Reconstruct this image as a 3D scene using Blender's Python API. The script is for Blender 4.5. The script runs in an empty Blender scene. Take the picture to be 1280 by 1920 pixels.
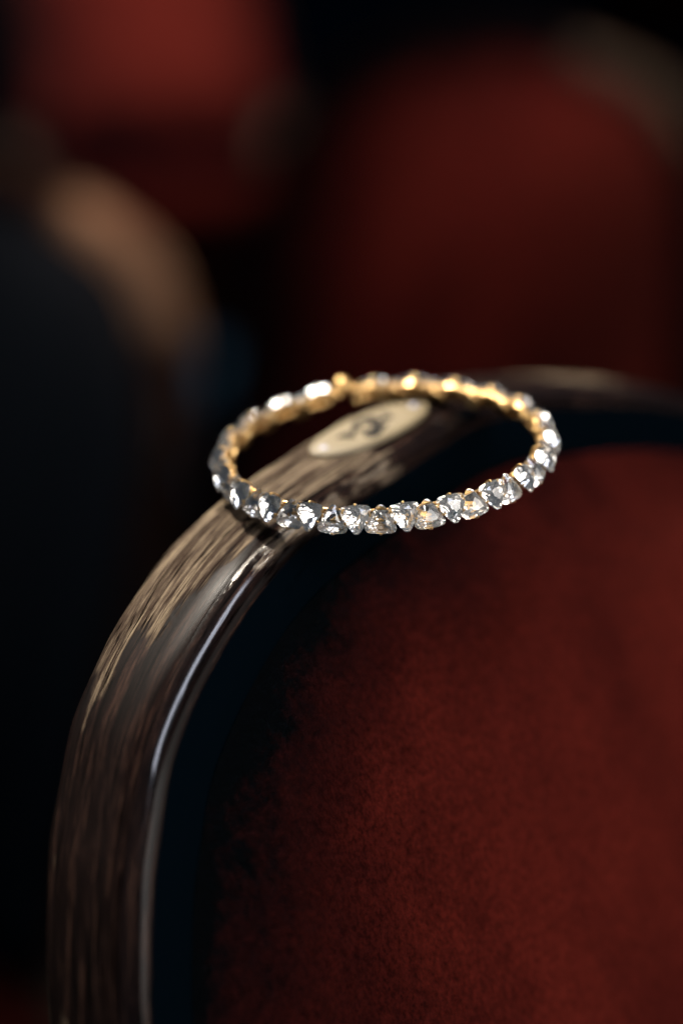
import bpy, bmesh, math, random
from mathutils import Vector, Matrix
R = math.radians
random.seed(7)
sc = bpy.context.scene
COL = sc.collection

# ---------------------------------------------------------------- camera, world, lights
APEX = Vector((0.02569, 0.45566, 0.85))          # top of the near chair back
CAM_Z = 0.85 + 0.16822
cd = bpy.data.cameras.new('camera'); cam = bpy.data.objects.new('camera', cd); COL.objects.link(cam)
cam.location = (0, 0, CAM_Z); cam.rotation_euler = (R(90 - 22.6), 0, 0)
cd.sensor_fit = 'HORIZONTAL'; cd.sensor_width = 24; cd.lens = 85
cd.clip_start = 0.02; cd.clip_end = 60
cd.dof.use_dof = True; cd.dof.focus_distance = 0.4365; cd.dof.aperture_fstop = 4.0
sc.camera = cam
w = bpy.data.worlds.new('World'); sc.world = w; w.use_nodes = True
bg = w.node_tree.nodes['Background']; bg.inputs[0].default_value = (0.10, 0.52, 1.0, 1); bg.inputs[1].default_value = 0.020
sc.view_settings.view_transform = 'Standard'; sc.view_settings.look = 'None'
sc.view_settings.exposure = 0; sc.view_settings.gamma = 1
sc.render.engine = 'CYCLES'
sc.cycles.use_denoising = True
sc.cycles.max_bounces = 16; sc.cycles.transmission_bounces = 14; sc.cycles.glossy_bounces = 10
sc.cycles.caustics_reflective = True; sc.cycles.caustics_refractive = True
sc.cycles.sample_clamp_indirect = 6

def area(name, loc, target, size, power, color, sy=None):
    d = bpy.data.lights.new(name, 'AREA'); d.energy = power; d.color = color
    d.size = size
    if sy: d.shape = 'RECTANGLE'; d.size_y = sy
    o = bpy.data.objects.new(name, d); COL.objects.link(o); o.location = loc
    o.rotation_euler = (Vector(target) - Vector(loc)).to_track_quat('-Z', 'Y').to_euler()
    return o
T = (0.0, 0.44, 0.84)
k = area('rear_hall_lamp', (-0.62, 1.20, 2.15), T, 0.17, 4.0, (1.0, 0.91, 0.78)); k.data.spread = R(30)
for loc, sx, sy, pw, c in (((0.693, 0.117, 1.210), 0.70, 0.50, 0.85, (1.0, 0.93, 0.86)), ((0.515, -0.048, 1.243), 0.55, 0.50, 0.66, (1.0, 0.95, 0.90)),
                           ((0.335, -0.085, 1.225), 0.30, 0.30, 0.34, (1.0, 0.97, 0.94))):
    k = area('fill_softbox', loc, (0.02, 0.43, 0.835), sx, pw, c, sy); k.data.spread = R(60)  # unseen fill lights added close by to brighten crystals and red back
k = area('edge_strip_light', (0.075, 0.205, 1.48), (-0.04, 0.41, 0.83), 0.52, 2.2, (0.80, 0.85, 1.0), 0.10)  # unseen strip light added to draw the highlight along the rail edge
zax = (k.location - Vector((-0.04, 0.41, 0.83))).normalized(); xax = Vector((0.34, 0.56, 0.20)); xax = (xax - zax*xax.dot(zax)).normalized()
k.rotation_euler = Matrix((xax, zax.cross(xax), zax)).transposed().to_euler()
def spot(loc, target, power, deg, color, blend=0.8):  # unseen spots added to brighten chosen patches of the chairs behind
    d = bpy.data.lights.new('patch_spotlight', 'SPOT'); d.energy = power; d.color = color; d.spot_size = R(deg); d.spot_blend = blend; d.shadow_soft_size = 0.07
    o = bpy.data.objects.new('patch_spotlight', d); COL.objects.link(o); o.location = loc
    o.rotation_euler = (Vector(target) - Vector(loc)).to_track_quat('-Z', 'Y').to_euler()
spot((0.10, 0.95, 2.5), (-0.122, 1.086, 0.715), 850, 5.2, (1.0, 0.62, 0.46), 0.4)
spot((0.45, 0.75, 2.5), (0.095, 1.392, 0.70), 380, 4.2, (1.0, 0.80, 0.80))
spot((0.75, 1.9, 2.4), (0.225, 1.375, 0.69), 600, 4.6, (1.0, 0.80, 0.66))
spot((0.30, 0.60, 2.3), (-0.02, 1.36, 0.62), 26, 14, (1.0, 0.85, 0.85))
spot((0.10, 1.10, 2.6), (-0.25, 2.52, 0.60), 680, 17, (1.0, 0.88, 0.85))

# ---------------------------------------------------------------- helpers
def new_mesh(name, verts, faces, mat, parent=None, uvs=None, smooth=True, scale=0.001, col=None):
    me = bpy.data.meshes.new(name)
    me.from_pydata([tuple(c * scale for c in v) for v in verts], [], faces)
    if uvs:
        ul = me.uv_layers.new(name='UVMap')
        for l in me.loops: ul.data[l.index].uv = uvs[l.vertex_index]
    if col:
        a = me.attributes.new('edge', 'FLOAT', 'POINT')
        for i, c in enumerate(col): a.data[i].value = c
    for p in me.polygons: p.use_smooth = smooth
    for m in (mat if isinstance(mat, (list, tuple)) else [mat]): me.materials.append(m)
    me.update()
    o = bpy.data.objects.new(name, me); COL.objects.link(o)
    if parent: o.parent = parent
    return o
def link(name, me, parent):
    o = bpy.data.objects.new(name, me); COL.objects.link(o); o.parent = parent; return o
def empty(name, loc, rot=(0, 0, 0)):
    o = bpy.data.objects.new(name, None); COL.objects.link(o); o.location = loc; o.rotation_euler = rot
    o.empty_display_size = 0.05
    return o
def tag(o, label=None, cat=None, group=None, kind=None):
    if label: o['label'] = label
    if cat: o['category'] = cat
    if group: o['group'] = group
    if kind: o['kind'] = kind
def catmull(pts, n):
    out = []; P = [pts[0]] + list(pts) + [pts[-1]]
    for i in range(1, len(P) - 2):
        a, b, c, d = (Vector(q) for q in P[i-1:i+3])
        for k in range(n):
            t = k / n
            out.append(0.5 * ((2*b) + (c-a)*t + (2*a-5*b+4*c-d)*t*t + (3*b-3*c+d-a)*t**3))
    out.append(Vector(P[-2])); return out
def smooth_line(p, it):
    for _ in range(it):
        p = [p[0]] + [(p[i-1] + p[i]*2 + p[i+1]) / 4 for i in range(1, len(p)-1)] + [p[-1]]
    return p
def resample(p, n):
    L = [0]
    for a, b in zip(p, p[1:]): L.append(L[-1] + (b-a).length)
    out = []; j = 0
    for k in range(n):
        s = L[-1] * k / (n-1)
        while j < len(L)-2 and L[j+1] < s: j += 1
        t = (s-L[j]) / max(1e-9, L[j+1]-L[j]); out.append(p[j].lerp(p[j+1], min(1, max(0, t))))
    return out, L[-1]

# ---------------------------------------------------------------- materials
def mat(name):
    m = bpy.data.materials.new(name); m.use_nodes = True
    nt = m.node_tree; return m, nt, nt.nodes['Principled BSDF']
def N(nt, t, **kw):
    n = nt.nodes.new(t)
    for k, v in kw.items():
        if k in n.inputs.keys(): n.inputs[k].default_value = v
        else: setattr(n, k, v)
    return n
def ramp(nt, stops, interp='LINEAR'):
    n = nt.nodes.new('ShaderNodeValToRGB'); cr = n.color_ramp; cr.interpolation = interp
    while len(cr.elements) < len(stops): cr.elements.new(0.5)
    for e_, (p, c) in zip(cr.elements, stops): e_.position = p; e_.color = (*c, 1) if len(c) == 3 else c
    return n
def simple(name, col, rough=0.5, metal=0.0, spec=0.5):
    m, nt, b = mat(name); b.inputs['Base Color'].default_value = (*col, 1)
    b.inputs['Roughness'].default_value = rough; b.inputs['Metallic'].default_value = metal
    b.inputs['Specular IOR Level'].default_value = spec
    return m

def wood_material(w0=24.0, w1=54.0, gloss=1.0, lit_behind=False):
    m, nt, b = mat('worn_varnished_wood'); L = nt.links.new
    uv = N(nt, 'ShaderNodeUVMap')
    def stretched(sx, sy, scale, detail=4, rough=0.6, dist=0.0):
        mp = N(nt, 'ShaderNodeMapping'); mp.inputs['Scale'].default_value = (sx, sy, 1); L(uv.outputs[0], mp.inputs[0])
        n = N(nt, 'ShaderNodeTexNoise'); n.inputs['Scale'].default_value = scale; n.inputs['Detail'].default_value = detail
        n.inputs['Roughness'].default_value = rough; n.inputs['Distortion'].default_value = dist
        L(mp.outputs[0], n.inputs['Vector']); return n
    fine = stretched(0.12, 1.8, 1.0, 5, 0.7)           # uv in mm: fine grain lines
    broad = stretched(0.02, 0.55, 1.0, 3, 0.55, 0.3)   # wide streaks
    blot = stretched(0.045, 0.16, 1.0, 4, 0.6)           # worn patches
    speck = stretched(1.4, 3.2, 1.0, 3, 0.7)
    cr = stretched(0.022, 0.7, 1.0, 2, 0.5, 0.2)
    base = ramp(nt, [(0.38, (0.0012, 0.001, 0.001)), (0.52, (0.0045, 0.0026, 0.0024)), (0.66, (0.027, 0.014, 0.010))])
    mixf = N(nt, 'ShaderNodeMath', operation='MULTIPLY_ADD'); mixf.inputs[1].default_value = 0.55; mixf.inputs[2].default_value = 0.0
    L(fine.outputs[0], mixf.inputs[0])
    ad = N(nt, 'ShaderNodeMath', operation='MULTIPLY_ADD'); ad.inputs[1].default_value = 0.45; L(broad.outputs[0], ad.inputs[0]); L(mixf.outputs[0], ad.inputs[2])
    L(ad.outputs[0], base.inputs[0])
    # wear: more on the outer/back half of the rail where the varnish is gone
    sep = N(nt, 'ShaderNodeSeparateXYZ'); L(uv.outputs[0], sep.inputs[0])
    mr = N(nt, 'ShaderNodeMapRange'); mr.inputs['From Min'].default_value = 15.0; mr.inputs['From Max'].default_value = 27.0
    mr.inputs['To Min'].default_value = 0.12 if lit_behind else -0.16; mr.inputs['To Max'].default_value = 0.22
    L(sep.outputs['Y'], mr.inputs['Value'])
    ws = N(nt, 'ShaderNodeMath', operation='ADD'); L(mr.outputs[0], ws.inputs[0]); L(blot.outputs[0], ws.inputs[1])
    ws2 = N(nt, 'ShaderNodeMath', operation='MULTIPLY_ADD'); ws2.inputs[1].default_value = 0.35; L(broad.outputs[0], ws2.inputs[0]); L(ws.outputs[0], ws2.inputs[2])
    sx_ = N(nt, 'ShaderNodeMath', operation='SUBTRACT'); L(sep.outputs['X'], sx_.inputs[0]); sx_.inputs[1].default_value = WEAR_LIT_S
    sa_ = N(nt, 'ShaderNodeMath', operation='ABSOLUTE'); L(sx_.outputs[0], sa_.inputs[0])
    sm_ = N(nt, 'ShaderNodeMapRange'); sm_.inputs['From Min'].default_value = w0; sm_.inputs['From Max'].default_value = w1
    sm_.inputs['To Min'].default_value = 0.10; sm_.inputs['To Max'].default_value = -0.42; sy_ = N(nt, 'ShaderNodeMath', operation='SUBTRACT'); L(sep.outputs['X'], sy_.inputs[0]); sy_.inputs[1].default_value = WEAR_LIT_S + 112.0  # second pale stretch colours in a lit strip right of the apex
    sb_ = N(nt, 'ShaderNodeMath', operation='ABSOLUTE'); L(sy_.outputs[0], sb_.inputs[0])
    sc_ = N(nt, 'ShaderNodeMath', operation='ADD'); L(sb_.outputs[0], sc_.inputs[0]); sc_.inputs[1].default_value = 500.0 if lit_behind else 24.0
    sd_ = N(nt, 'ShaderNodeMath', operation='MINIMUM'); L(sa_.outputs[0], sd_.inputs[0]); L(sc_.outputs[0], sd_.inputs[1]); L(sd_.outputs[0], sm_.inputs['Value'])
    w3_ = N(nt, 'ShaderNodeMath', operation='ADD'); L(ws2.outputs[0], w3_.inputs[0]); L(sm_.outputs[0], w3_.inputs[1]); ws2 = w3_
    wr = ramp(nt, [(0.60, (0, 0, 0)), (0.74, (1, 1, 1))]); L(ws2.outputs[0], wr.inputs[0])
    worn = ramp(nt, [(0.42, (0.014, 0.009, 0.007)), (0.495, (0.040, 0.029, 0.021)), (0.59, (0.118, 0.091, 0.062))]); L(ad.outputs[0], worn.inputs[0])  # colour of worn wood and of the painted lit stretches
    mx = N(nt, 'ShaderNodeMix', data_type='RGBA'); L(wr.outputs[0], mx.inputs['Factor']); L(base.outputs[0], mx.inputs['A']); L(worn.outputs[0], mx.inputs['B'])
    # cracks along the grain
    crk = N(nt, 'ShaderNodeMath', operation='SUBTRACT'); crk.inputs[1].default_value = 0.5; L(cr.outputs[0], crk.inputs[0])
    ab = N(nt, 'ShaderNodeMath', operation='ABSOLUTE'); L(crk.outputs[0], ab.inputs[0])
    ckr = ramp(nt, [(0.0, (0, 0, 0)), (0.022, (1, 1, 1))]); L(ab.outputs[0], ckr.inputs[0])
    mk = N(nt, 'ShaderNodeMix', data_type='RGBA', blend_type='MULTIPLY'); mk.inputs['Factor'].default_value = 0.95
    L(mx.outputs['Result'], mk.inputs['A']); L(ckr.outputs[0], mk.inputs['B'])
    # front face near-black in colour to stand for its shade (uv y < 12)
    fm = N(nt, 'ShaderNodeMapRange'); fm.inputs['From Min'].default_value = 1.0 if lit_behind else 8.6; fm.inputs['From Max'].default_value = 1.5 if lit_behind else 9.2; L(sep.outputs['Y'], fm.inputs['Value'])
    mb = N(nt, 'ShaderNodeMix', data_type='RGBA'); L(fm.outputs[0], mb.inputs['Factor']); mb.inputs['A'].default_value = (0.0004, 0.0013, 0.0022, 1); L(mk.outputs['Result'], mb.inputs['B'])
    L(mb.outputs['Result'], b.inputs['Base Color'])
    rr = N(nt, 'ShaderNodeMapRange'); rr.inputs['To Min'].default_value = 0.20; rr.inputs['To Max'].default_value = 0.62; L(wr.outputs[0], rr.inputs['Value'])
    rs = N(nt, 'ShaderNodeMath', operation='MULTIPLY_ADD'); rs.inputs[1].default_value = 0.16; L(speck.outputs[0], rs.inputs[0]); L(rr.outputs[0], rs.inputs[2])
    lq = N(nt, 'ShaderNodeMapRange'); lq.inputs['From Min'].default_value = 14.5; lq.inputs['From Max'].default_value = 19.0
    lq.inputs['To Min'].default_value = -0.16; lq.inputs['To Max'].default_value = 0.24; L(sep.outputs['Y'], lq.inputs['Value'])
    rz = N(nt, 'ShaderNodeMath', operation='ADD'); L(rs.outputs[0], rz.inputs[0]); L(lq.outputs[0], rz.inputs[1]); L(rz.outputs[0], b.inputs['Roughness'])
    sp = N(nt, 'ShaderNodeMapRange'); sp.inputs['From Max'].default_value = 1.0; sp.inputs['To Min'].default_value = 0.22; sp.inputs['To Max'].default_value = 0.08; L(wr.outputs[0], sp.inputs['Value']); L(sp.outputs[0], b.inputs['Specular IOR Level'])
    fq_ = N(nt, 'ShaderNodeMath', operation='MULTIPLY'); fq_.inputs[1].default_value = 0.05; L(sep.outputs['Y'], fq_.inputs[0])
    fr_ = ramp(nt, [(0.50, (0.05,)*3), (0.54, (0.08,)*3), (0.60, (1,)*3), (0.685, (1,)*3), (0.74, (0.03,)*3)]); L(fq_.outputs[0], fr_.inputs[0])
    s1_ = N(nt, 'ShaderNodeMath', operation='MULTIPLY'); L(sp.outputs[0], s1_.inputs[0]); sp.inputs['To Min'].default_value = 0.5*gloss; sp.inputs['To Max'].default_value = 0.08*gloss; L(fr_.outputs[0], s1_.inputs[1])
    s2_ = N(nt, 'ShaderNodeMath', operation='MULTIPLY'); L(s1_.outputs[0], s2_.inputs[0]); L(fm.outputs[0], s2_.inputs[1]); L(s2_.outputs[0], b.inputs['Specular IOR Level'])
    h1 = N(nt, 'ShaderNodeMath', operation='MULTIPLY_ADD'); h1.inputs[1].default_value = 0.5; L(speck.outputs[0], h1.inputs[0]); L(fine.outputs[0], h1.inputs[2])
    h2 = N(nt, 'ShaderNodeMath', operation='MULTIPLY_ADD'); h2.inputs[1].default_value = 1.6; L(ckr.outputs[0], h2.inputs[0]); L(h1.outputs[0], h2.inputs[2])
    st = N(nt, 'ShaderNodeMapRange'); st.inputs['To Min'].default_value = 0.03; st.inputs['To Max'].default_value = 0.75; L(wr.outputs[0], st.inputs['Value'])
    bp = N(nt, 'ShaderNodeBump'); bp.inputs['Distance'].default_value = 0.0005; L(st.outputs[0], bp.inputs['Strength'])
    L(h2.outputs[0], bp.inputs['Height']); L(bp.outputs[0], b.inputs['Normal'])
    return m

def leather_material():
    m, nt, b = mat('worn_red_leather'); L = nt.links.new
    tc = N(nt, 'ShaderNodeTexCoord')
    def noise(scale, detail, rough=0.6, sc3=(1, 1, 1)):
        mp = N(nt, 'ShaderNodeMapping'); mp.inputs['Scale'].default_value = sc3; L(tc.outputs['Object'], mp.inputs[0])
        n = N(nt, 'ShaderNodeTexNoise'); n.inputs['Scale'].default_value = scale; n.inputs['Detail'].default_value = detail; n.inputs['Roughness'].default_value = rough
        L(mp.outputs[0], n.inputs['Vector']); return n
    big = noise(16, 5, 0.62, (1, 1, 0.45)); med = noise(330, 8, 0.85); grain = noise(1700, 3, 0.65)
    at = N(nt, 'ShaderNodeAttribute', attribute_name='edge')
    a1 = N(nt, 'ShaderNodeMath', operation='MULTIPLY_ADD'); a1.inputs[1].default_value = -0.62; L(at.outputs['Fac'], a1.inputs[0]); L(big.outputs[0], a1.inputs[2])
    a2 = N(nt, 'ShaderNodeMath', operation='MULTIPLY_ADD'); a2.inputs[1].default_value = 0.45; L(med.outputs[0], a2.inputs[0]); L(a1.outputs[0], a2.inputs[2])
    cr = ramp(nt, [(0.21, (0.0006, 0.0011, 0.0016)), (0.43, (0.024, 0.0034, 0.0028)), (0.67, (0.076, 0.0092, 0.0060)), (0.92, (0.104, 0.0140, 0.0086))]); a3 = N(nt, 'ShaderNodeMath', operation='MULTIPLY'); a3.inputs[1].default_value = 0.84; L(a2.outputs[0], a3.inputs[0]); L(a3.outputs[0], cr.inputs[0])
    pile = noise(1000, 4, 0.75, (1, 1, 0.6)); pr = ramp(nt, [(0.36, (0.50,)*3), (0.64, (1.35,)*3)]); L(pile.outputs[0], pr.inputs[0])
    pm = N(nt, 'ShaderNodeMix', data_type='RGBA', blend_type='MULTIPLY'); pm.inputs['Factor'].default_value = 1.0; L(cr.outputs[0], pm.inputs['A']); L(pr.outputs[0], pm.inputs['B'])
    L(pm.outputs['Result'], b.inputs['Base Color'])
    b.inputs['Roughness'].default_value = 0.65; b.inputs['Specular IOR Level'].default_value = 0.015
    hm = N(nt, 'ShaderNodeMath', operation='MULTIPLY_ADD'); hm.inputs[1].default_value = 0.5; L(grain.outputs[0], hm.inputs[0]); L(med.outputs[0], hm.inputs[2])
    bp = N(nt, 'ShaderNodeBump'); bp.inputs['Distance'].default_value = 0.0012; bp.inputs['Strength'].default_value = 1.0
    L(hm.outputs[0], bp.inputs['Height']); L(bp.outputs[0], b.inputs['Normal'])
    return m

WEAR_LIT_S = 0.0
LEATHER = leather_material()
BLACK = simple('black_paint_and_shade', (0.0004, 0.0015, 0.0030), 0.7, 0, 0.03)
GOLD = simple('gold_plated_metal', (0.44, 0.28, 0.115), 0.34, 1.0)
INK = simple('dark_enamel', (0.010, 0.009, 0.008), 0.8, 0, 0.05)
STEEL = simple('nail_steel', (0.22, 0.22, 0.27), 0.6, 0.3)
def plate_material():
    m, nt, b = mat('yellowed_plate'); L = nt.links.new
    tc = N(nt, 'ShaderNodeTexCoord'); n = N(nt, 'ShaderNodeTexNoise'); n.inputs['Scale'].default_value = 220; n.inputs['Detail'].default_value = 5; L(tc.outputs['Object'], n.inputs['Vector'])
    r_ = ramp(nt, [(0.3, (0.088, 0.067, 0.036)), (0.7, (0.110, 0.086, 0.049))]); L(n.outputs[0], r_.inputs[0]); L(r_.outputs[0], b.inputs['Base Color'])
    b.inputs['Roughness'].default_value = 0.5; b.inputs['Specular IOR Level'].default_value = 0.3
    return m
PLATE = plate_material()
def glass_material():
    m = bpy.data.materials.new('cut_crystal'); m.use_nodes = True; nt = m.node_tree; nt.nodes.clear()
    o = N(nt, 'ShaderNodeOutputMaterial'); g_ = N(nt, 'ShaderNodeBsdfGlass'); g_.inputs['IOR'].default_value = 1.56
    g_.inputs['Roughness'].default_value = 0.0; g_.inputs['Color'].default_value = (1, 1, 1, 1)
    nt.links.new(g_.outputs[0], o.inputs[0]); return m
def foil_material():
    m = bpy.data.materials.new('mirror_foil_back'); m.use_nodes = True; nt = m.node_tree; nt.nodes.clear()
    o = N(nt, 'ShaderNodeOutputMaterial'); g_ = N(nt, 'ShaderNodeBsdfGlossy'); g_.inputs['Roughness'].default_value = 0.04
    g_.inputs['Color'].default_value = (0.97, 0.955, 0.93, 1)
    d_ = N(nt, 'ShaderNodeBsdfDiffuse'); d_.inputs['Color'].default_value = (0.88, 0.89, 0.90, 1)
    mx = N(nt, 'ShaderNodeMixShader'); mx.inputs[0].default_value = 0.12
    nt.links.new(g_.outputs[0], mx.inputs[1]); nt.links.new(d_.outputs[0], mx.inputs[2]); nt.links.new(mx.outputs[0], o.inputs[0]); return m
GLASS = glass_material(); FOIL = foil_material()

# ---------------------------------------------------------------- theatre chair (local mm: x right, y backwards, z up from the apex)
ZB = 850.0
def recline(z):                       # the back leans: lower parts come forward
    zz = max(z, -330.0); s = -zz - 12
    return -(0.20 * (s + math.sqrt(s*s + 225)) - 0.20 * (-12 + math.sqrt(369)))
LEFT = [(-119.4, -50.6), (-114.5, -43.6), (-108.9, -36.6), (-103, -29.8), (-93.6, -22.8), (-83.3, -16.9), (-71, -10.9), (-57.4, -6.4),
        (-42.6, -3.9), (-32.5, -2.9), (-22, -2.0), (-9.3, -0.7), (0, -0.1), (13.3, -0.7), (23, -2.2), (42.9, -6.9), (63.4, -12.6), (80.2, -18.4)]
LOW = [(-148, -330), (-147, -240), (-145, -170), (-141, -118), (-135.5, -88), (-128.5, -68)]
ARCH = LOW + LEFT + [(93, -24), (103, -30.4), (108.9, -37), (114.5, -44), (119.4, -51), (128.5, -68), (135.5, -88), (141, -118), (145, -170), (147, -240), (148, -330)]
arch_line = smooth_line(catmull([Vector((a, 0, b)) for a, b in ARCH], 8), 10)
arch_line, ARCH_LEN = resample(arch_line, 420)
ks_ = min(range(len(arch_line)), key=lambda k: (arch_line[k]-Vector((-52, 0, -5))).length)
WEAR_LIT_S = ARCH_LEN * ks_ / (len(arch_line)-1); WOOD = wood_material()
ks_ = min(range(len(arch_line)), key=lambda k: (arch_line[k]-Vector((90, 0, -22))).length)
WEAR_LIT_S = ARCH_LEN * ks_ / (len(arch_line)-1); WOOD_LIT_RIGHT = wood_material(30.0, 60.0, 0.1, True)  # pale stretch puts lamp light into the colour of the rails behind
# cross section: (back, outward, uv_v)
SEC = []
def sec_add(y, o): SEC.append((y, o))
sec_add(22, -14); sec_add(3, -14)
sec_add(0.6, -13.6); sec_add(0, -12.5); sec_add(0, -8); sec_add(0, -3.6)
for k in range(1, 9):
    a = math.pi/2 * k/8; sec_add(5.0 - 5.0*math.cos(a), -3.6 + 3.4*math.sin(a))
for y, o in ((8, 0.12), (11, 0.35), (14, 0.4), (17, 0.2), (19.5, -0.1)): sec_add(y, o)
for k in range(1, 7):
    a = math.pi/2 * k/6; sec_add(19.5 + 3.6*math.sin(a), -4.0 + 3.9*math.cos(a))
sec_add(23.5, -9); sec_add(23.2, -13.4)
def frame_mesh():
    verts, faces, uvs = [], [], []; n = len(arch_line); m = len(SEC)
    vv = [0.0]
    for a, b in zip(SEC, SEC[1:]): vv.append(vv[-1] + math.hypot(b[0]-a[0], b[1]-a[1]))
    v0 = 0.0
    # uv origin: 0 at the inner front corner
    off = vv[3]
    s = 0.0
    rnd = random.Random(3)
    for i, p in enumerate(arch_line):
        a = arch_line[max(0, i-1)]; b = arch_line[min(n-1, i+1)]; tan = (b-a).normalized(); nor = Vector((-tan.z, 0, tan.x))
        if i: s += (p - arch_line[i-1]).length
        for j, (y, o) in enumerate(SEC):
            q = p + nor*o
            if 13 < j < 20: q = q + nor * (0.10*math.sin(s*0.021 + j) + 0.05*math.sin(s*0.07+j*2))
            if j >= 20: q = q + nor * 0.16*math.sin(s*0.11 + 1.3) + nor*0.10*math.sin(s*0.31)
            verts.append((q.x, y + recline(q.z), q.z)); uvs.append((s, vv[j]-off+0.0))
    for i in range(n-1):
        for j in range(m):
            k = (j+1) % m
            faces.append((i*m+j, (i+1)*m+j, (i+1)*m+k, i*m+k))
    return verts, faces, uvs, vv, off
FV, FF, FU, VV, VOFF = frame_mesh()
INNER = [(-133, -330), (-132, -240), (-130, -170), (-126, -118), (-121.5, -88), (-115.3, -67), (-108.5, -54.2), (-101.5, -44.2), (-94.3, -37.2), (-85.2, -29.6), (-71.4, -21.2), (-51.9, -16.0), (-35.9, -14.2), (-17.9, -13.3),
         (0, -13.2), (14, -13.6), (29.8, -15.2), (50.4, -18.6), (77, -26.4), (87, -31.5), (95, -37.5), (102, -45), (108.5, -54.5), (115.3, -67), (121.5, -88), (126, -118), (130, -170), (132, -240), (133, -330)]
def panel_mesh():
    top = smooth_line(catmull([Vector((a, 0, b)) for a, b in INNER], 6), 4); top, _ = resample(top, 150)
    bot, _ = resample([Vector((133, 0, -330)), Vector((-133, 0, -330))], 60)
    ring = top + bot[1:-1]; c = Vector((0, 0, -150)); verts, faces, col = [], [], []
    K = 46; M_ = len(ring)
    for k in range(K):
        q = (k/(K-1)); rho = 1 - q**1.9 * 0.985 if k else 1.0
        for p in ring:
            # distance-like inset: keep the outline shape near the rim
            v = c + (p-c)*rho
            dist = (p-v).length
            bulge = 19.0 * (1 - math.exp(-dist/19.0))
            wob = 0.8*math.sin(v.x*0.045 + 1.0)*math.sin(v.z*0.03)*min(1, dist/20)
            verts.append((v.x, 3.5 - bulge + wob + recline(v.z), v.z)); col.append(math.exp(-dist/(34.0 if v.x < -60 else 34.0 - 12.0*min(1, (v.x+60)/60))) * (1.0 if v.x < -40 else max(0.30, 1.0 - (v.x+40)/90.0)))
    for k in range(K-1):
        for j in range(M_):
            l = (j+1) % M_; faces.append((k*M_+j, (k+1)*M_+j, (k+1)*M_+l, k*M_+l))
    faces.append(tuple((K-1)*M_ + j for j in range(M_)))
    return verts, faces, col
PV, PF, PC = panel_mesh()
def box(x0, x1, y0, y1, z0, z1, bev=0.0, verts=None, faces=None):
    verts = [] if verts is None else verts; faces = [] if faces is None else faces
    b0 = len(verts)
    # chamfered box: 24 vertices via bmesh
    bm = bmesh.new(); bmesh.ops.create_cube(bm, size=1)
    for v in bm.verts: v.co = Vector(((x0+x1)/2 + v.co.x*(x1-x0), (y0+y1)/2 + v.co.y*(y1-y0), (z0+z1)/2 + v.co.z*(z1-z0)))
    if bev: bmesh.ops.bevel(bm, geom=list(bm.edges), offset=bev, segments=3, profile=0.5, affect='EDGES')
    bm.verts.index_update()
    for v in bm.verts: verts.append(tuple(v.co))
    for f in bm.faces: faces.append(tuple(b0 + v.index for v in f.verts))
    bm.free(); return verts, faces
def backboard_mesh():                   # closes the back behind the cushion
    top = smooth_line(catmull([Vector((a, 0, b)) for a, b in INNER], 6), 4); top, _ = resample(top, 80)
    verts, faces = [], []; n = len(top)
    for y in (12.0, 17.0):
        for p in top:
            q = Vector((0, 0, -150)) + (p - Vector((0, 0, -150))) * 1.045
            verts.append((q.x, y + recline(q.z), q.z))
        for p in top: verts.append((p.x*0.5, y + recline(p.z*0.55-140), p.z*0.5-150))
    for s_ in (0, 2*n):
        for i in range(n-1): faces.append((s_+i, s_+i+1, s_+n+i+1, s_+n+i))
        faces.append(tuple(s_+n+i for i in range(n)))
    return verts, faces
def swept_bar(pts, wx, wz, seg=10):
    verts, faces = [], []
    n = len(pts)
    for i, p in enumerate(pts):
        a = pts[max(0, i-1)]; b = pts[min(n-1, i+1)]; t = (b-a).normalized()
        s = t.cross(Vector((1, 0, 0)) if abs(t.x) < 0.8 else Vector((0, 1, 0))).normalized(); r = s.cross(t).normalized()
        for k in range(seg):
            th = 2*math.pi*k/seg; cx_, cz_ = math.cos(th), math.sin(th)
            cx_ = math.copysign(abs(cx_)**0.5, cx_); cz_ = math.copysign(abs(cz_)**0.5, cz_)
            verts.append(tuple(p + r*wx*cx_ + s*wz*cz_))
    for i in range(n-1):
        for k in range(seg): faces.append((i*seg+k, i*seg+(k+1) % seg, (i+1)*seg+(k+1) % seg, (i+1)*seg+k))
    faces.append(tuple(range(seg))[::-1]); faces.append(tuple((n-1)*seg+k for k in range(seg)))
    return verts, faces
YB = recline(-330)
def build_chair(name, label, group=None):
    root = empty(name, (0, 0, 0)); tag(root, label, 'chair', group)
    up = lambda vs: [(x, y, z + ZB) for x, y, z in vs]
    new_mesh('frame', up(FV), FF, WOOD, root, FU)
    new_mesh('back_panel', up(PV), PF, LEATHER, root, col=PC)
    v, f = backboard_mesh(); new_mesh('backboard', up(v), f, BLACK, root, smooth=False)
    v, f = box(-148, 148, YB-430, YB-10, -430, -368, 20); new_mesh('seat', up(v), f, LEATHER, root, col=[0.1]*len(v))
    for s in (-1, 1):
        v, f = swept_bar([Vector((s*148, YB+12, -325)), Vector((s*150, YB+14, -500)), Vector((s*150, YB+30, -850))], 13, 11); new_mesh('leg', up(v), f, WOOD, root, [(q[2]+ZB, 20) for q in v])
        v, f = swept_bar([Vector((s*148, YB-410, -420)), Vector((s*148, YB-410, -850))], 13, 11); new_mesh('leg', up(v), f, WOOD, root, [(q[2]+ZB, 20) for q in v])
    return root
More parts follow.
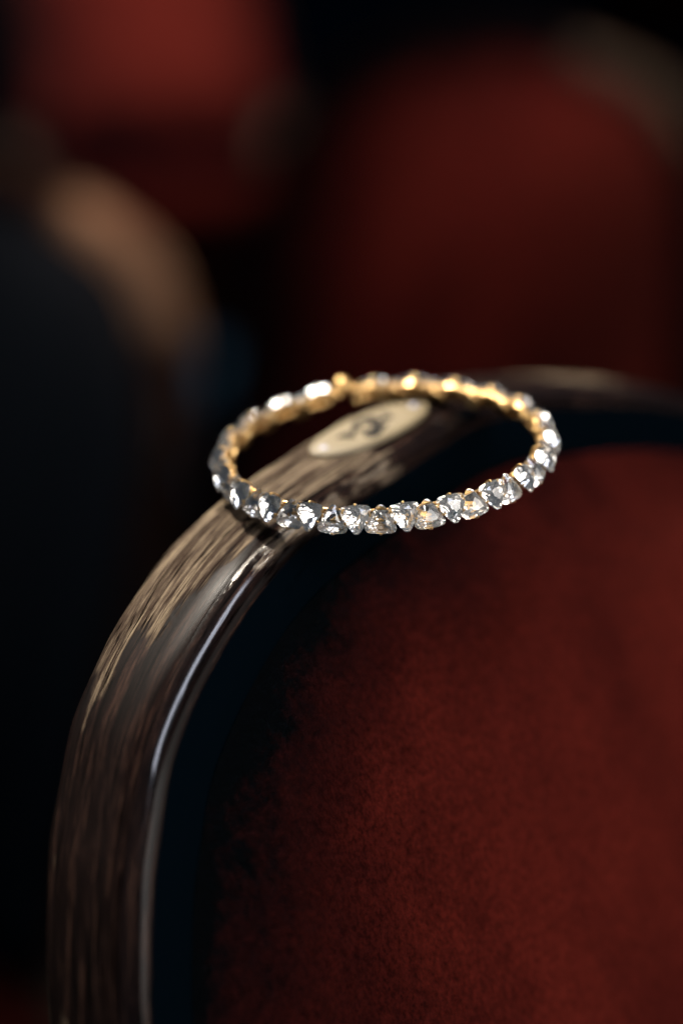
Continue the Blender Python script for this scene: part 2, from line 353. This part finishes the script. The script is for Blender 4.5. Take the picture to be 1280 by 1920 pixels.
# orientation of a chair from the horizontal bearing of its front and a small lean
def chair_matrix(front, apex, lean=0.029):
    n = Vector((front[0], front[1], 0)).normalized() * math.sqrt(1-lean*lean) + Vector((0, 0, lean))
    b = -n; r = b.cross(Vector((0, 0, 1))).normalized(); t = r.cross(b)
    Mx = Matrix((r, b, t)).transposed().to_4x4()
    Mx.translation = Vector(apex) - t * (ZB*0.001)
    return Mx
chair = build_chair('theatre_chair', 'nearest wooden theatre chair with oval number plate, worn red leather back, bracelet on top', 'theatre chairs with red leather backs')
chair.matrix_world = chair_matrix((0.7913, -0.6107), APEX)

# ---------------------------------------------------------------- number plate on the top rail (local chair mm)
def rail_point(s, y, lift=0.0):
    # s = x-coordinate along the arch near the apex, y = depth from the front edge
    i = min(range(len(arch_line)), key=lambda k: abs(arch_line[k].x - s) if arch_line[k].z > -60 else 1e9)
    p = arch_line[i]; q_ = arch_line[i+1] if arch_line[i].x < s else arch_line[i-1]
    t = (s-p.x) / (q_.x-p.x) if abs(q_.x-p.x) > 1e-6 else 0; p = p.lerp(q_, t)
    tan = (arch_line[i+2]-arch_line[i-2]).normalized(); nor = Vector((-tan.z, 0, tan.x))
    tab = [(3.4, -0.5), (5.5, -0.1), (8, 0.15), (11, 0.35), (14, 0.4), (17, 0.2), (19.5, -0.1), (24, -1.6)]
    o = tab[0][1]
    for (a, oa), (b_, ob) in zip(tab, tab[1:]):
        if a <= y <= b_: o = oa + (ob-oa)*(y-a)/(b_-a)
    q = p + nor*(o+lift)
    return (q.x, y + recline(q.z), q.z + ZB)
PL_C, PL_A, PL_B, PL_ROT = (-16.8, 12.4), 15.4, 6.0, R(-9)
def plate_pt(u, v, lift):     # u,v in plate mm (u to the right along the rail, v backwards)
    c, s = math.cos(PL_ROT), math.sin(PL_ROT)
    lift = lift + 0.12*0
    base_y = PL_C[1] + u*s + v*c
    # the plate is nearly flat across the rail
    x, y, z = rail_point(PL_C[0] + u*c - v*s, PL_C[1], 0.35 + lift)
    return (x, base_y + (y - PL_C[1]), z)
def disc(name, cu, cv, ra, rb, l0, l1, m, parent, n=64, dome=0.0):
    verts, faces = [], []
    rings = [(1.0, l0), (1.0, l1-0.12), (0.975, l1), (0.6, l1+dome*0.7), (0.25, l1+dome)]
    for k, l in rings:
        for i in range(n):
            a = 2*math.pi*i/n; verts.append(plate_pt(cu + ra*k*math.cos(a), cv + rb*k*math.sin(a), l))
    for j in range(len(rings)-1):
        for i in range(n): faces.append((j*n+i, j*n+(i+1) % n, (j+1)*n+(i+1) % n, (j+1)*n+i))
    faces.append(tuple((len(rings)-1)*n+i for i in range(n)))
    return new_mesh(name, verts, faces, m, parent)
plate = disc('number_plate', 0, 0, PL_A, PL_B, -0.5, 0.5, PLATE, chair, 96)
for u in (-12.6, 12.4): disc('nail', u, 0, 0.85, 0.85, 0.4, 0.62, STEEL, plate, 20, 0.25)
def stroke(name, pts, widths, parent, l=0.505):
    P_ = smooth_line(catmull([Vector((a, b, 0)) for a, b in pts], 8), 2); n = len(P_); verts, faces = [], []
    for i, p in enumerate(P_):
        t = (P_[min(n-1, i+1)] - P_[max(0, i-1)]).normalized(); no = Vector((-t.y, t.x, 0))
        f_ = i/(n-1)*(len(widths)-1); k = min(len(widths)-2, int(f_)); wd = 2.3*(widths[k] + (widths[k+1]-widths[k])*(f_-k))
        for s in (-1, 1):
            q = p + no*wd*s/2; verts.append(plate_pt(q.x, q.y, l)); 
        for s in (-1, 1):
            q = p + no*wd*s/2; verts.append(plate_pt(q.x, q.y, l+0.04))
    for i in range(n-1):
        a, b = i*4, i*4+4
        faces += [(a+2, b+2, b+3, a+3), (a, b, b+2, a+2), (a+1, a+3, b+3, b+1)]
    return new_mesh(name, verts, faces, INK, parent, smooth=False)
# the figure 2 with a curl at each side (v: + is away from the camera)
stroke('numeral', [(-2.0, 1.6), (-1.2, 3.0), (0.6, 3.4), (2.0, 2.4), (2.2, 0.8), (1.0, -1.0), (-0.6, -2.0), (-2.3, -2.9), (-1.6, -1.6), (-2.3, -0.2), (-2.2, 1.2)], [0.9, 0.5, 0.7, 1.5, 1.2, 0.6, 0.9, 1.6, 0.6, 0.3, 0.3], plate)
stroke('numeral', [(-2.3, -2.8), (-1.0, -3.2), (0.4, -2.6), (1.8, -2.2), (2.8, -1.2)], [1.3, 0.9, 0.5, 0.7, 0.3], plate)
stroke('numeral', [(-6.6, -0.2), (-5.6, 0.4), (-4.6, 0.2), (-3.6, 0.9), (-2.6, 1.3)], [1.9, 1.3, 0.5, 0.35, 0.3], plate)
stroke('numeral', [(2.6, 0.6), (3.8, 0.4), (4.8, 0.0), (5.6, 0.4), (6.2, 0.3)], [0.3, 0.35, 0.5, 1.3, 1.5], plate)

# ---------------------------------------------------------------- bracelet
BC = Vector((0.00842, 0.4330, 0.85 + 0.16822 - 0.16700))
br = empty('bracelet', (0, 0, 0)); tag(br, 'open gold bangle of clear triangular crystals resting on the chair back rail', 'bracelet')
BT = Matrix.Rotation(R(2.2), 3, 'X') @ Matrix.Rotation(R(-4.6), 3, 'Y')
bm_ = BT.to_4x4(); bm_.translation = BC - Vector((0, 0, 0.003)); br.matrix_world = bm_
ZC = 3.0        # ring mid height above the empty, mm
RAD = 31.5
def tri_outline(Rc, rad, n_c, bulge=0.0):
    pts = []
    for c in range(3):
        a0 = math.pi/2 + c*2*math.pi/3; cx_, cy_ = Rc*math.cos(a0), Rc*math.sin(a0)
        for k in range(n_c):
            a = a0 - math.pi/3 + (2*math.pi/3)*k/(n_c-1); pts.append((cx_+rad*math.cos(a), cy_+rad*math.sin(a)))
        am = a0 + math.pi/3; dm = Rc*0.5 + rad + bulge; pts.append((dm*math.cos(am), dm*math.sin(am)))
    return pts
def crystal_mesh(name, seed):
    rnd = random.Random(seed); bm = bmesh.new()
    for x, y in tri_outline(2.02, 0.85, 4, 0.16): bm.verts.new((x, y, 0.0)); bm.verts.new((x*0.985, y*0.985, 0.16))
    for c in range(3):                              # crown
        a0 = math.pi/2 + c*2*math.pi/3
        for da, r_, z in ((0, 2.05, 0.80), (0.52, 1.62, 0.93), (-0.52, 1.62, 0.93), (math.pi/3, 1.28, 0.96)):
            bm.verts.new((r_*math.cos(a0+da), r_*math.sin(a0+da), z))
        for da, r_ in ((0, 1.22), (math.pi/3, 0.86)):
            bm.verts.new((r_*math.cos(a0+da), r_*math.sin(a0+da), 1.28))
        for da, r_, z in ((0, 1.75, -0.95), (math.pi/3, 1.15, -0.88)):   # pavilion
            bm.verts.new((r_*math.cos(a0+da), r_*math.sin(a0+da), z))
    bm.verts.new((rnd.uniform(-.05, .05), rnd.uniform(-.05, .05), -1.75))
    res = bmesh.ops.convex_hull(bm, input=list(bm.verts))
    bmesh.ops.delete(bm, geom=[g_ for g_ in res['geom_interior'] if isinstance(g_, bmesh.types.BMVert)], context='VERTS')
    bmesh.ops.dissolve_limit(bm, angle_limit=R(1.5), verts=list(bm.verts), edges=list(bm.edges))
    bmesh.ops.scale(bm, vec=(0.001,)*3, verts=list(bm.verts))
    bmesh.ops.recalc_face_normals(bm, faces=list(bm.faces))
    me = bpy.data.meshes.new(name)
    for f in bm.faces: f.material_index = 1 if f.normal.z < -0.1 else 0; f.smooth = False
    bm.to_mesh(me); bm.free(); me.materials.append(GLASS); me.materials.append(FOIL); return me
def setting_mesh():
    verts, faces = [], []
    o1 = tri_outline(2.02, 0.85, 5, 0.16); n = len(o1)
    prof = [(0.66, -0.85), (0.75, -0.85), (0.75, -1.0), (0.72, -1.4), (0.72, -1.85), (0.66, -1.93), (0.50, -1.86)]
    for s, z in prof:
        for x, y in o1: verts.append((x*s, y*s, z))
    for j in range(len(prof)-1):
        for i in range(n): faces.append((j*n+i, (j+1)*n+i, (j+1)*n+(i+1) % n, j*n+(i+1) % n))
    faces.append(tuple((len(prof)-1)*n+i for i in range(n))[::-1])
    def strip(path, hw, th, ang):       # prong: list of (r, z)
        c, s = math.cos(ang), math.sin(ang); b0 = len(verts)
        for i, (r_, z) in enumerate(path):
            hw_ = hw*(0.75 if i == len(path)-1 else 1)
            for dr in (0, th):
                for sx in (-hw_, hw_):
                    verts.append((c*(r_+dr) - s*sx, s*(r_+dr) + c*sx, z + (0.06 if dr and i > 1 else 0)))
        for i in range(len(path)-1):
            a = b0+i*4; b = a+4
            faces.extend([(a, a+1, b+1, b), (a+2, b+2, b+3, a+3), (a, b, b+2, a+2), (a+1, a+3, b+3, b+1)])
        e_ = b0+(len(path)-1)*4; faces.append((e_, e_+1, e_+3, e_+2))
    for c in range(3):
        am = math.pi/2 + math.pi/3 + c*2*math.pi/3
        strip([(1.62, -1.8), (2.04, -0.5), (2.06, 0.0), (1.98, 0.24), (1.80, 0.36)], 0.20, 0.16, am)
    # little knobs round the base
    return verts, faces
CM = [crystal_mesh('crystal', s) for s in (1, 2, 3)]
sv, sf = setting_mesh()
sme = new_mesh('setting', sv, sf, GOLD).data
bpy.data.objects.remove(bpy.data.objects['setting'])
N_ST, STEP, A0 = 43, 8.05, 93.0
angs = []
for i in range(N_ST):
    a = R(A0 - i*STEP); down = (i % 2 == 0)
    angs.append(a)
    s = link('setting', sme, br)
    out = Vector((math.cos(a), math.sin(a), 0)); tilt = R(25 + random.uniform(-4, 4))
    nrm = (out*math.cos(tilt) + Vector((0, 0, 1))*math.sin(tilt)).normalized()
    side = Vector((0, 0, 1)).cross(out).normalized(); upv = nrm.cross(side).normalized()
    spin = (math.pi if down else 0) + R(random.uniform(-3.5, 3.5)); yaw = R(random.uniform(-5, 5))
    Rm = Matrix((side, upv, nrm)).transposed()
    Rm = Rm @ Matrix.Rotation(yaw, 3, 'Y') @ Matrix.Rotation(spin, 3, 'Z')
    M4 = (Rm * 1.12).to_4x4(); M4[3][3] = 1.0; zo = 0.45 if down else -0.75
    M4.translation = (out*(RAD + (0.25 if down else -0.05)) + Vector((0, 0, ZC + zo))) * 0.001
    s.matrix_local = M4
    link('crystal', CM[i % 3], s)
def torus_arc(a0, a1, rad, z, tr, n=220, seg=8):
    verts, faces = [], []
    for i in range(n+1):
        a = a0 + (a1-a0)*i/n
        for k in range(seg):
            t = 2*math.pi*k/seg; r_ = rad + tr*math.cos(t); verts.append((r_*math.cos(a), r_*math.sin(a), z + tr*math.sin(t)))
    for i in range(n):
        for k in range(seg): faces.append((i*seg+k, (i+1)*seg+k, (i+1)*seg+(k+1) % seg, i*seg+(k+1) % seg))
    return verts, faces
a_end = R(A0 - (N_ST-1)*STEP)
for z in (ZC+0.8, ZC-1.2):
    v, f = torus_arc(R(A0+3), a_end-R(3), RAD-1.75, z, 0.34); new_mesh('wire', v, f, GOLD, br)
def sphere(r_, seg=20, rings=12):
    bm = bmesh.new(); bmesh.ops.create_uvsphere(bm, u_segments=seg, v_segments=rings, radius=r_*0.001); me = bpy.data.meshes.new('bead')
    for f_ in bm.faces: f_.smooth = True
    bm.to_mesh(me); bm.free(); me.materials.append(GOLD); return me
bead = sphere(0.36, 10, 6)
for i in range(N_ST-1):
    a = (angs[i]+angs[i+1])/2
    for z, r_ in ((0.9, RAD-0.7), (-1.1, RAD-0.7), (-0.1, RAD-1.9)):
        o = link('bead', bead, br); o.location = (r_*math.cos(a)*0.001, r_*math.sin(a)*0.001, (ZC+z)*0.001)
ball = sphere(1.85, 28, 18)
o = link('end_ball', ball, br); a = R(104.5); o.location = (RAD*math.cos(a)*0.001, RAD*math.sin(a)*0.001, (ZC+1.5)*0.001)
bd2 = sphere(0.95, 16, 10)
for a, r_, z in ((99.5, 30.5, 0.4), (97.5, 29.6, -1.2), (100.5, 29.8, -1.6), (109.5, 30.3, 0.8), (111.5, 29.8, -0.6), (107.5, 30.0, 0.2), (113.5, 30.4, 0.6)):
    o = link('clasp_bead', bd2, br); a = R(a); o.location = (r_*math.cos(a)*0.001, r_*math.sin(a)*0.001, (ZC+z)*0.001)
v, f = torus_arc(R(93), R(104), RAD-0.9, ZC+0.6, 0.55, 20); new_mesh('clasp_bar', v, f, GOLD, br)
v, f = torus_arc(R(106.5), R(117), RAD-0.9, ZC+0.3, 0.55, 20); new_mesh('clasp_bar', v, f, GOLD, br)

# ---------------------------------------------------------------- setting
CARPET = simple('dark_carpet', (0.006, 0.026, 0.044), 0.95, 0, 0.1)
fl = new_mesh('floor', [(-8, -3, -0.095), (8, -3, -0.095), (8, 12, -0.095), (-8, 12, -0.095)], [(0, 1, 2, 3)], CARPET, scale=1.0); tag(fl, kind='structure')
v, f = box(-3000, 3000, -1500, 760, -90, 0, 4); pf = new_mesh('floor_platform', v, f, CARPET, smooth=False); tag(pf, kind='structure')

# ---------------------------------------------------------------- the blurred chairs behind (copies of a second, plain chair)
def copy_tree(o, parent=None):
    c = o.copy(); COL.objects.link(c)
    if parent: c.parent = parent; c.matrix_parent_inverse = Matrix()
    for ch in list(o.children): copy_tree(ch, c)
    return c
G = 'theatre chairs with red leather backs'
spots = [((-0.60, -0.80), (-0.167, 1.121, 0.727), 'blurred chair at the left edge with back blackened as in shade, its arched top rail catching warm light'),
         ((-0.33, -0.94), (0.092, 1.42, 0.735), 'blurred chair behind the bracelet with dark frame and red lit top edge'),
         ((0.45, -0.90), (-0.25, 2.55, 0.755), 'farthest blurred chair at top left showing a wide bright red back'),
         ((0.45, -0.90), (0.36, 2.90, 0.755), 'farthest blurred chair at top right, only a dim strip of its red back showing')]
WOOD = WOOD_LIT_RIGHT
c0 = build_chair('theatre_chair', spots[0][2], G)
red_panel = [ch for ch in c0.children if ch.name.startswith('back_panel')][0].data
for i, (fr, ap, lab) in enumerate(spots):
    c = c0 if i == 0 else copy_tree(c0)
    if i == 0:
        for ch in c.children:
            if ch.name.startswith('back_panel'): ch.data = ch.data.copy(); ch.data.materials[0] = BLACK  # red back coloured black here to stand for shade
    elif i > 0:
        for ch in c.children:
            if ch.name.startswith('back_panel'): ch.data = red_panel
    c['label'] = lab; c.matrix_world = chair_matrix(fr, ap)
